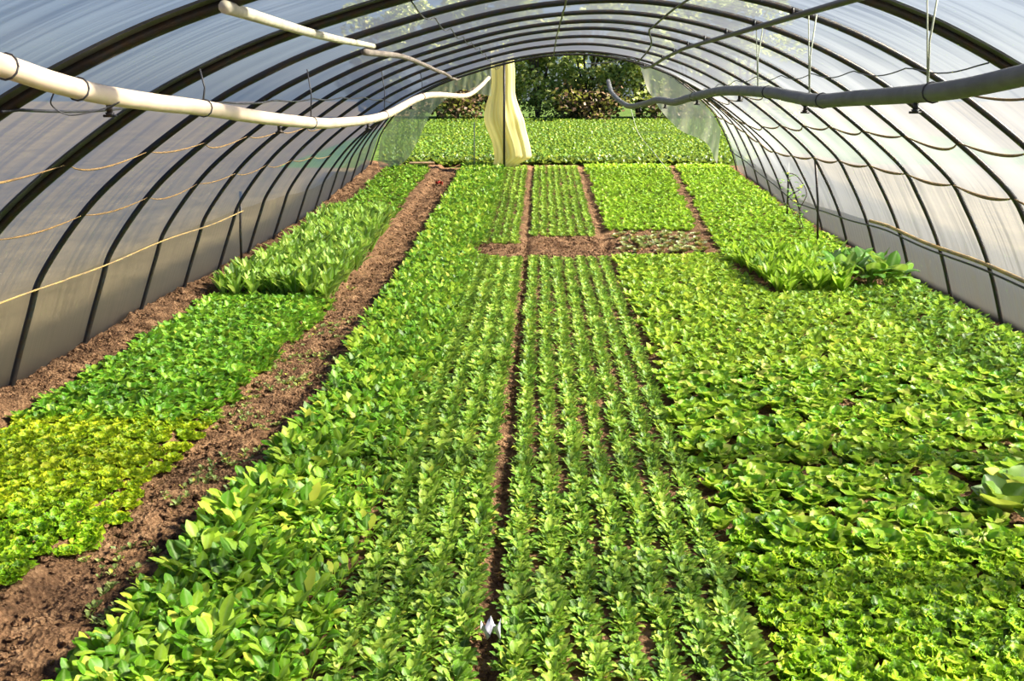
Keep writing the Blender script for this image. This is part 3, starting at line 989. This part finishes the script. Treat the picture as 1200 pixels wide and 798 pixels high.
# --- young lettuces
yr = [p for p in jgrid(1.06, 4.56, 7.9, 13.75, .135, g) if not (2.75 < p[0] < 4.3 and p[1] > 11.6 and p[1] < 13.1)]
gap = lambda x, y: abs(x - (2.72 + (y - 11.5) * -.05 + max(0, y - 15) * .07)) < .10 and y > 11
yr = [p for p in yr if not gap(*p)]
allyo = [(x, y, 'L') for x, y in yo_left] + [(x, y, 'R') for x, y in yr]
allyo.sort(key=lambda p: p[1])
cnt = 0
rest_l, rest_r, rest_d = [], [], []
for (x, y, sd) in allyo:
    if cnt < 300:
        cnt += 1
        if sd == 'L':
            lb = 'small green lettuce in the left bed behind the yellow-green ones'
            put_one(K_yo, x, y, g.uniform(.95, 1.25), g.uniform(0, 6.28), lb, 'young lettuce', 'small green lettuces in the left bed', g, M['curly_m'])
        else:
            dk = x > 3.4
            lb = 'small dark green lettuce close to the right film' if dk else 'small light green lettuce in the right bed behind the broad-leaved ones'
            put_one(K_yo, x, y, g.uniform(1.0, 1.35), g.uniform(0, 6.28), lb, 'young lettuce', lb.replace('lettuce', 'lettuces'), g, M['young_d'] if dk else M['young'])
    else:
        (rest_l if sd == 'L' else (rest_d if x > 3.5 else rest_r)).append((x, y, g.uniform(1.0, 1.35)))
if rest_l: put_mass('young_lettuces', K_yo, rest_l, M['curly_m'], 'small green lettuces filling the left bed up to the tall chicory', 'young lettuce', g)
put_mass('young_lettuces', K_yo, rest_r, M['young'], 'small light green lettuces filling the right bed up to the mottled plants', 'young lettuce', g)
if rest_d: put_mass('young_lettuces', K_yo, rest_d, M['young_d'], 'small dark lettuces along the right film', 'young lettuce', g)
# --- left bed: chicory
for (x, y) in jgrid(-3.62, -2.2, 10.9, 17.0, .175, g, .3):
    if x > edge_left_bed(y): continue
    near = y < 13
    lb = 'tall pale upright chicory in the left bed, %s half of its block' % ('front' if near else 'back')
    put_one(K_ch, x, y, g.uniform(.8, 1.1), g.uniform(0, 6.28), lb, 'chicory', 'upright chicory plants in the left bed', g)
fp = [(x, y, g.uniform(.9, 1.2)) for x, y in jgrid(-3.62, -2.2, 17.0, 24.0, .15, g) if x < edge_left_bed(y)]
put_mass('leafy_greens', K_yo, fp, M['curly_m'], 'low dark greens at the far end of the left bed', 'leafy greens', g)
# --- right far beds
fp = [(x, y, g.uniform(.95, 1.2)) for x, y in jgrid(1.12, 3.2, 15.9, 24.2, .14, g) if x < 2.60 + (y - 15.5) * .065 - .1]
put_mass('leafy_greens', K_yo, fp, M['bright'], 'bright low greens in the far bed right of the middle', 'leafy greens', g)
fp = [(x, y, g.uniform(.95, 1.25)) for x, y in jgrid(2.55, 4.48, 13.4, 24.2, .145, g) if x > 2.60 + (y - 15.5) * .065 + .1]
put_mass('leafy_greens', K_yo, fp, M['bright'], 'bright low greens in the far bed along the right film', 'leafy greens', g)
# --- chard group
cs = [(3.62, 11.75), (3.95, 11.7), (4.2, 11.85), (3.75, 12.1), (4.1, 12.25), (3.65, 12.5), (4.0, 12.65), (4.25, 12.55), (3.8, 13.0)]
for i, (x, y) in enumerate(cs):
    lb = 'tall dark big-leaved chard plant near the right film, %s row' % ('front' if y < 12.15 else 'back')
    put_one(K_sc, x, y, g.uniform(.95, 1.3), g.uniform(0, 6.28), lb, 'chard', 'tall chard plants on the right', g)
for (x, y) in jgrid(2.72, 3.6, 11.3, 13.3, .19, g, .3):
    put_one(K_ch, x, y, g.uniform(.8, 1.15), g.uniform(0, 6.28), 'tall light green chicory between the furrow and the big-leaved chard', 'chicory', 'tall chicories on the right', g, M['bright'])
# --- mottled plants
for (x, y) in jgrid(1.2, 2.5, 14.1, 15.5, .22, g, .3):
    put_one(K_bu, x, y, g.uniform(.65, .9), g.uniform(0, 6.28), 'mottled reddish and cream chicory in the short strip behind the light lettuces', 'chicory', 'mottled chicories', g, M['mottled'], 'mottled_chicory')

# --- weeds in the path
wd = []
for i in range(900):
    y = 3.2 + 9 * g.uniform(0, 1) ** 1.6
    x = g.uniform(-2.4, -1.75)
    if vnoise(x * 3, y * 2.2, 8) > .52: wd.append((x, y, g.uniform(.25, .6)))
put_mass('weeds', K_we, wd, M['weed'], 'tiny sparse weeds in the soil path', 'weeds', g)

# --- soil clods
def clods(P, name, label, s0, s1):
    g2 = np.random.default_rng(5)
    base = []
    for v in range(5):
        bm_v = []
        for th in np.linspace(0, math.pi, 5):
            for ph in np.arange(6) / 6 * 2 * math.pi:
                bm_v.append((math.sin(th) * math.cos(ph), math.sin(th) * math.sin(ph), math.cos(th) * .7))
        B = np.array(bm_v) * (1 + g2.uniform(-.3, .3, (len(bm_v), 1)))
        base.append(B)
    q = []
    for i in range(4):
        for j in range(6): q.append((i * 6 + j, i * 6 + (j + 1) % 6, (i + 1) * 6 + (j + 1) % 6, (i + 1) * 6 + j))
    q = np.array(q)
    Vs, Qs = [], []
    for n, (x, y) in enumerate(P):
        B = base[n % 5] * g2.uniform(s0, s1) * (1 + (g2.uniform() > .93) * .8)
        a = g2.uniform(0, 6.28); c, s = math.cos(a), math.sin(a)
        W = np.stack([B[:, 0] * c - B[:, 1] * s + x, B[:, 0] * s + B[:, 1] * c + y, B[:, 2] + float(gz(x, y)) + .004], 1)
        Vs.append(W); Qs.append(q + n * len(B))
    o = mobj(name, raw_mesh(name, np.vstack(Vs), np.vstack(Qs), M['soil'], smooth=False))
    return tag(o, label, 'soil', None, 'stuff')


cp = [(g.uniform(-2.5, -1.72), 3 + 20 * g.uniform(0, 1) ** 1.5) for _ in range(4500)]
cp += [(g.uniform(-4.1, -3.68), 6.8 + 15 * g.uniform(0, 1) ** 1.4) for _ in range(2600)]
cp += [(g.uniform(-.95, 1.1), g.uniform(13.7, 15.3)) for _ in range(900)]
cp += [(g.normal(-.21, .03), 3 + 11 * g.uniform(0, 1) ** 1.5) for _ in range(600)]
clods(cp, 'soil_clods', 'crumbly brown soil clods on the path and along the left film', .006, .020)

# scraps
sc_v, sc_f = [], []
for i in range(7):
    for j in range(5):
        sc_v.append((.012 * (i - 3), .016 * (j - 2), .03 + .018 * math.sin(i * 1.7 + j) + .012 * math.cos(j * 2.3)))
for i in range(6):
    for j in range(4):
        a = i * 5 + j; sc_f.append((a, a + 5, a + 6, a + 1))
n0 = len(sc_v); sc_v += [(x, y, z - .003) for x, y, z in sc_v]; sc_f += [tuple(n0 + k for k in f[::-1]) for f in sc_f[:]]
o = mobj('plastic_scrap', py_mesh('plastic_scrap', sc_v, sc_f, M['litter'], True)); o.location = (-.20, 3.72, .045); o.scale = (1.15, 1.5, 1.6)
tag(o, 'crumpled white plastic scrap between the corn salad rows at the front', 'scrap')
o = mobj('red_scrap', py_mesh('red_scrap', sc_v, sc_f, M['red'], True)); o.location = (-2.22, 21.5, float(gz(-2.22, 21.5)) + .01); o.scale = (2.2, 2.5, 1.5)
tag(o, 'small red scrap lying at the far end of the path', 'scrap')

# vine on the right film
V_, Q_, A_ = [], [], []; off = 0
gv = np.random.default_rng(3)
root = bpy.data.objects.new('climbing_weed', None); link(root); root.location = (4.25, 15.9, float(gz(4.25, 15.9)))
tube('stem', catmull([(0, 0, 0), (-.08, .1, .3), (.03, .15, .6), (-.1, .3, .85), (-.22, .5, .9)], 6), .008, M['bark'], root, 6)
tube('stem', catmull([(0, 0, 0), (-.2, -.1, .25), (-.35, -.2, .55), (-.2, -.3, .7)], 6), .006, M['bark'], root, 6)
for i in range(90):
    V, Q, A = leaf_grid(gv.uniform(.06, .11), gv.uniform(.02, .035), gv.uniform(-.3, .6), gv.uniform(-1, 0), gv.uniform(0, 6.28), pf=.15, k=.7, cup=.1, ruf=.05, nu=3, nv=3, g=gv, rnd=gv.uniform())
    t = gv.uniform()
    p = np.array([-.1 - .15 * t + gv.normal(0, .09), gv.normal(.05, .18), .08 + .85 * t])
    V_.append(V + p); Q_.append(Q + off); A_.append(A); off += len(V)
mobj('foliage', raw_mesh('foliage', np.vstack(V_), np.vstack(Q_), M['chard'], np.vstack(A_)), root)
tag(root, 'dark leafy weed climbing the right film beyond the chard', 'weed')

# ------------------------------------------------------------------ outside field and hedge
K_fi = Kind('field_plant', f_young(3, 3), 9, 5, M['fieldcrop'], None, None, 1000)
gf = np.random.default_rng(21)
P = []
y = 25.0
while y < 47:
    d = .19 + (y - 25) * .006
    x = -.145 * y - .3
    while x < .17 * y + 1.5:
        if vnoise(x * .25, y * .9, 6) > .12:
            P.append((x + gf.uniform(-.12, .12), y + gf.uniform(-.12, .12), gf.uniform(1.0, 1.5)))
        x += d * .75
    y += d
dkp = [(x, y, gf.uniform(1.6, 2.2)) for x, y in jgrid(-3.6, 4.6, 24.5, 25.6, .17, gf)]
put_mass('edge_greens', K_yo, dkp, M['edge_dark'], 'dark green growth in a strip just outside the far opening', 'leafy greens', gf)
put_mass('field_crop', K_fi, P, M['fieldcrop'], 'low green crop covering the field beyond the far opening', 'crop', gf)


def shrub(x, y, w, h, mat, lab, seed, n=7000, red=0):
    g3 = np.random.default_rng(seed)
    zb = float(rise(y)) - .06
    root = bpy.data.objects.new('shrub', None); link(root); root.location = (x, y, zb)
    parts = []
    for k in range(6):
        a = g3.uniform(0, 6.28); q = g3.uniform(.15, .4) * w
        parts.append(tube_arrays(catmull([(0, 0, -.1), (math.cos(a) * q * .3, math.sin(a) * q * .3, h * .3), (math.cos(a) * q, math.sin(a) * q, h * .75)], 4), np.linspace(.09, .02, 9), 6))
    V, F = join(parts)
    mobj('branches', py_mesh('branches', V, F, M['bark'], True), root)
    # leaf clumps on lumpy shells
    cl_ = []
    for k in range(40):
        a = g3.uniform(0, 6.28); rr = math.sqrt(g3.uniform()) * w * .55
        cl_.append((rr * math.cos(a), rr * math.sin(a) * .8, g3.uniform(.04, .97) * h, g3.uniform(.45, .8)))
    Vs, Qs, As = [], [], []
    base = np.array([(-.5, 0, 0), (-.15, .38, .05), (.5, 0, .0), (-.15, -.38, .05)])
    for i in range(n):
        c = cl_[i % 40]
        d = g3.normal(size=3); d /= np.linalg.norm(d)
        p = np.array(c[:3]) + d * c[3] * g3.uniform(.7, 1.05) * np.array([1, 1, .8])
        s = g3.uniform(.13, .27)
        Rm = np.array(Euler((g3.uniform(-1, 1), g3.uniform(-1, 1), g3.uniform(0, 6.28))).to_matrix())
        Vs.append(base * s @ Rm.T + p); Qs.append([[i * 4, i * 4 + 1, i * 4 + 2, i * 4 + 3]])
        As.append(np.tile([g3.uniform(), 0, .9, g3.uniform()], (4, 1)))
    mobj('foliage', raw_mesh('foliage', np.vstack(Vs), np.vstack(Qs), mat, np.vstack(As), smooth=False), root)
    tag(root, lab, 'shrub', 'shrubs of the hedge beyond the field')


hs = [(-7.6, 48.6, 3.6, 6.0, 'hedge', 'olive green shrub of the hedge seen through the left end film'),
      (-4.9, 48.0, 3.4, 5.6, 'hedge', 'green shrub of the hedge left of the gathered curtain'),
      (-2.6, 49.0, 3.4, 6.2, 'hedge', 'green shrub of the hedge directly behind the gathered curtain'),
      (-.2, 48.0, 3.2, 6.4, 'hedge', 'dense green shrub of the hedge just right of the curtain'),
      (2.2, 48.6, 3.4, 6.3, 'hedge', 'dense green shrub in the middle of the hedge'),
      (4.6, 48.0, 3.4, 6.0, 'hedge', 'green shrub of the hedge where the grey pipe ends'),
      (7.0, 48.8, 3.6, 5.8, 'hedge', 'dark shrub at the right end of the hedge'),
      (9.8, 49.2, 3.8, 6.0, 'hedge', 'shrub of the hedge seen through the right film')]
for i, (x, y, w, h, m, lab) in enumerate(hs):
    shrub(x, y, w, h, M[m], lab, 40 + i)
shrub(2.2, 46.4, 2.4, 1.3, M['hedge_r'], 'low rust-brown shrub at the foot of the hedge, middle', 60, 1300)
shrub(6.2, 46.6, 2.4, 1.3, M['hedge_r'], 'low rust-brown shrub at the foot of the hedge, right', 61, 900)
shrub(-3.9, 46.4, 2.2, 1.6, M['hedge_r'], 'low rust-brown shrub at the foot of the hedge, left of the curtain', 62, 900)
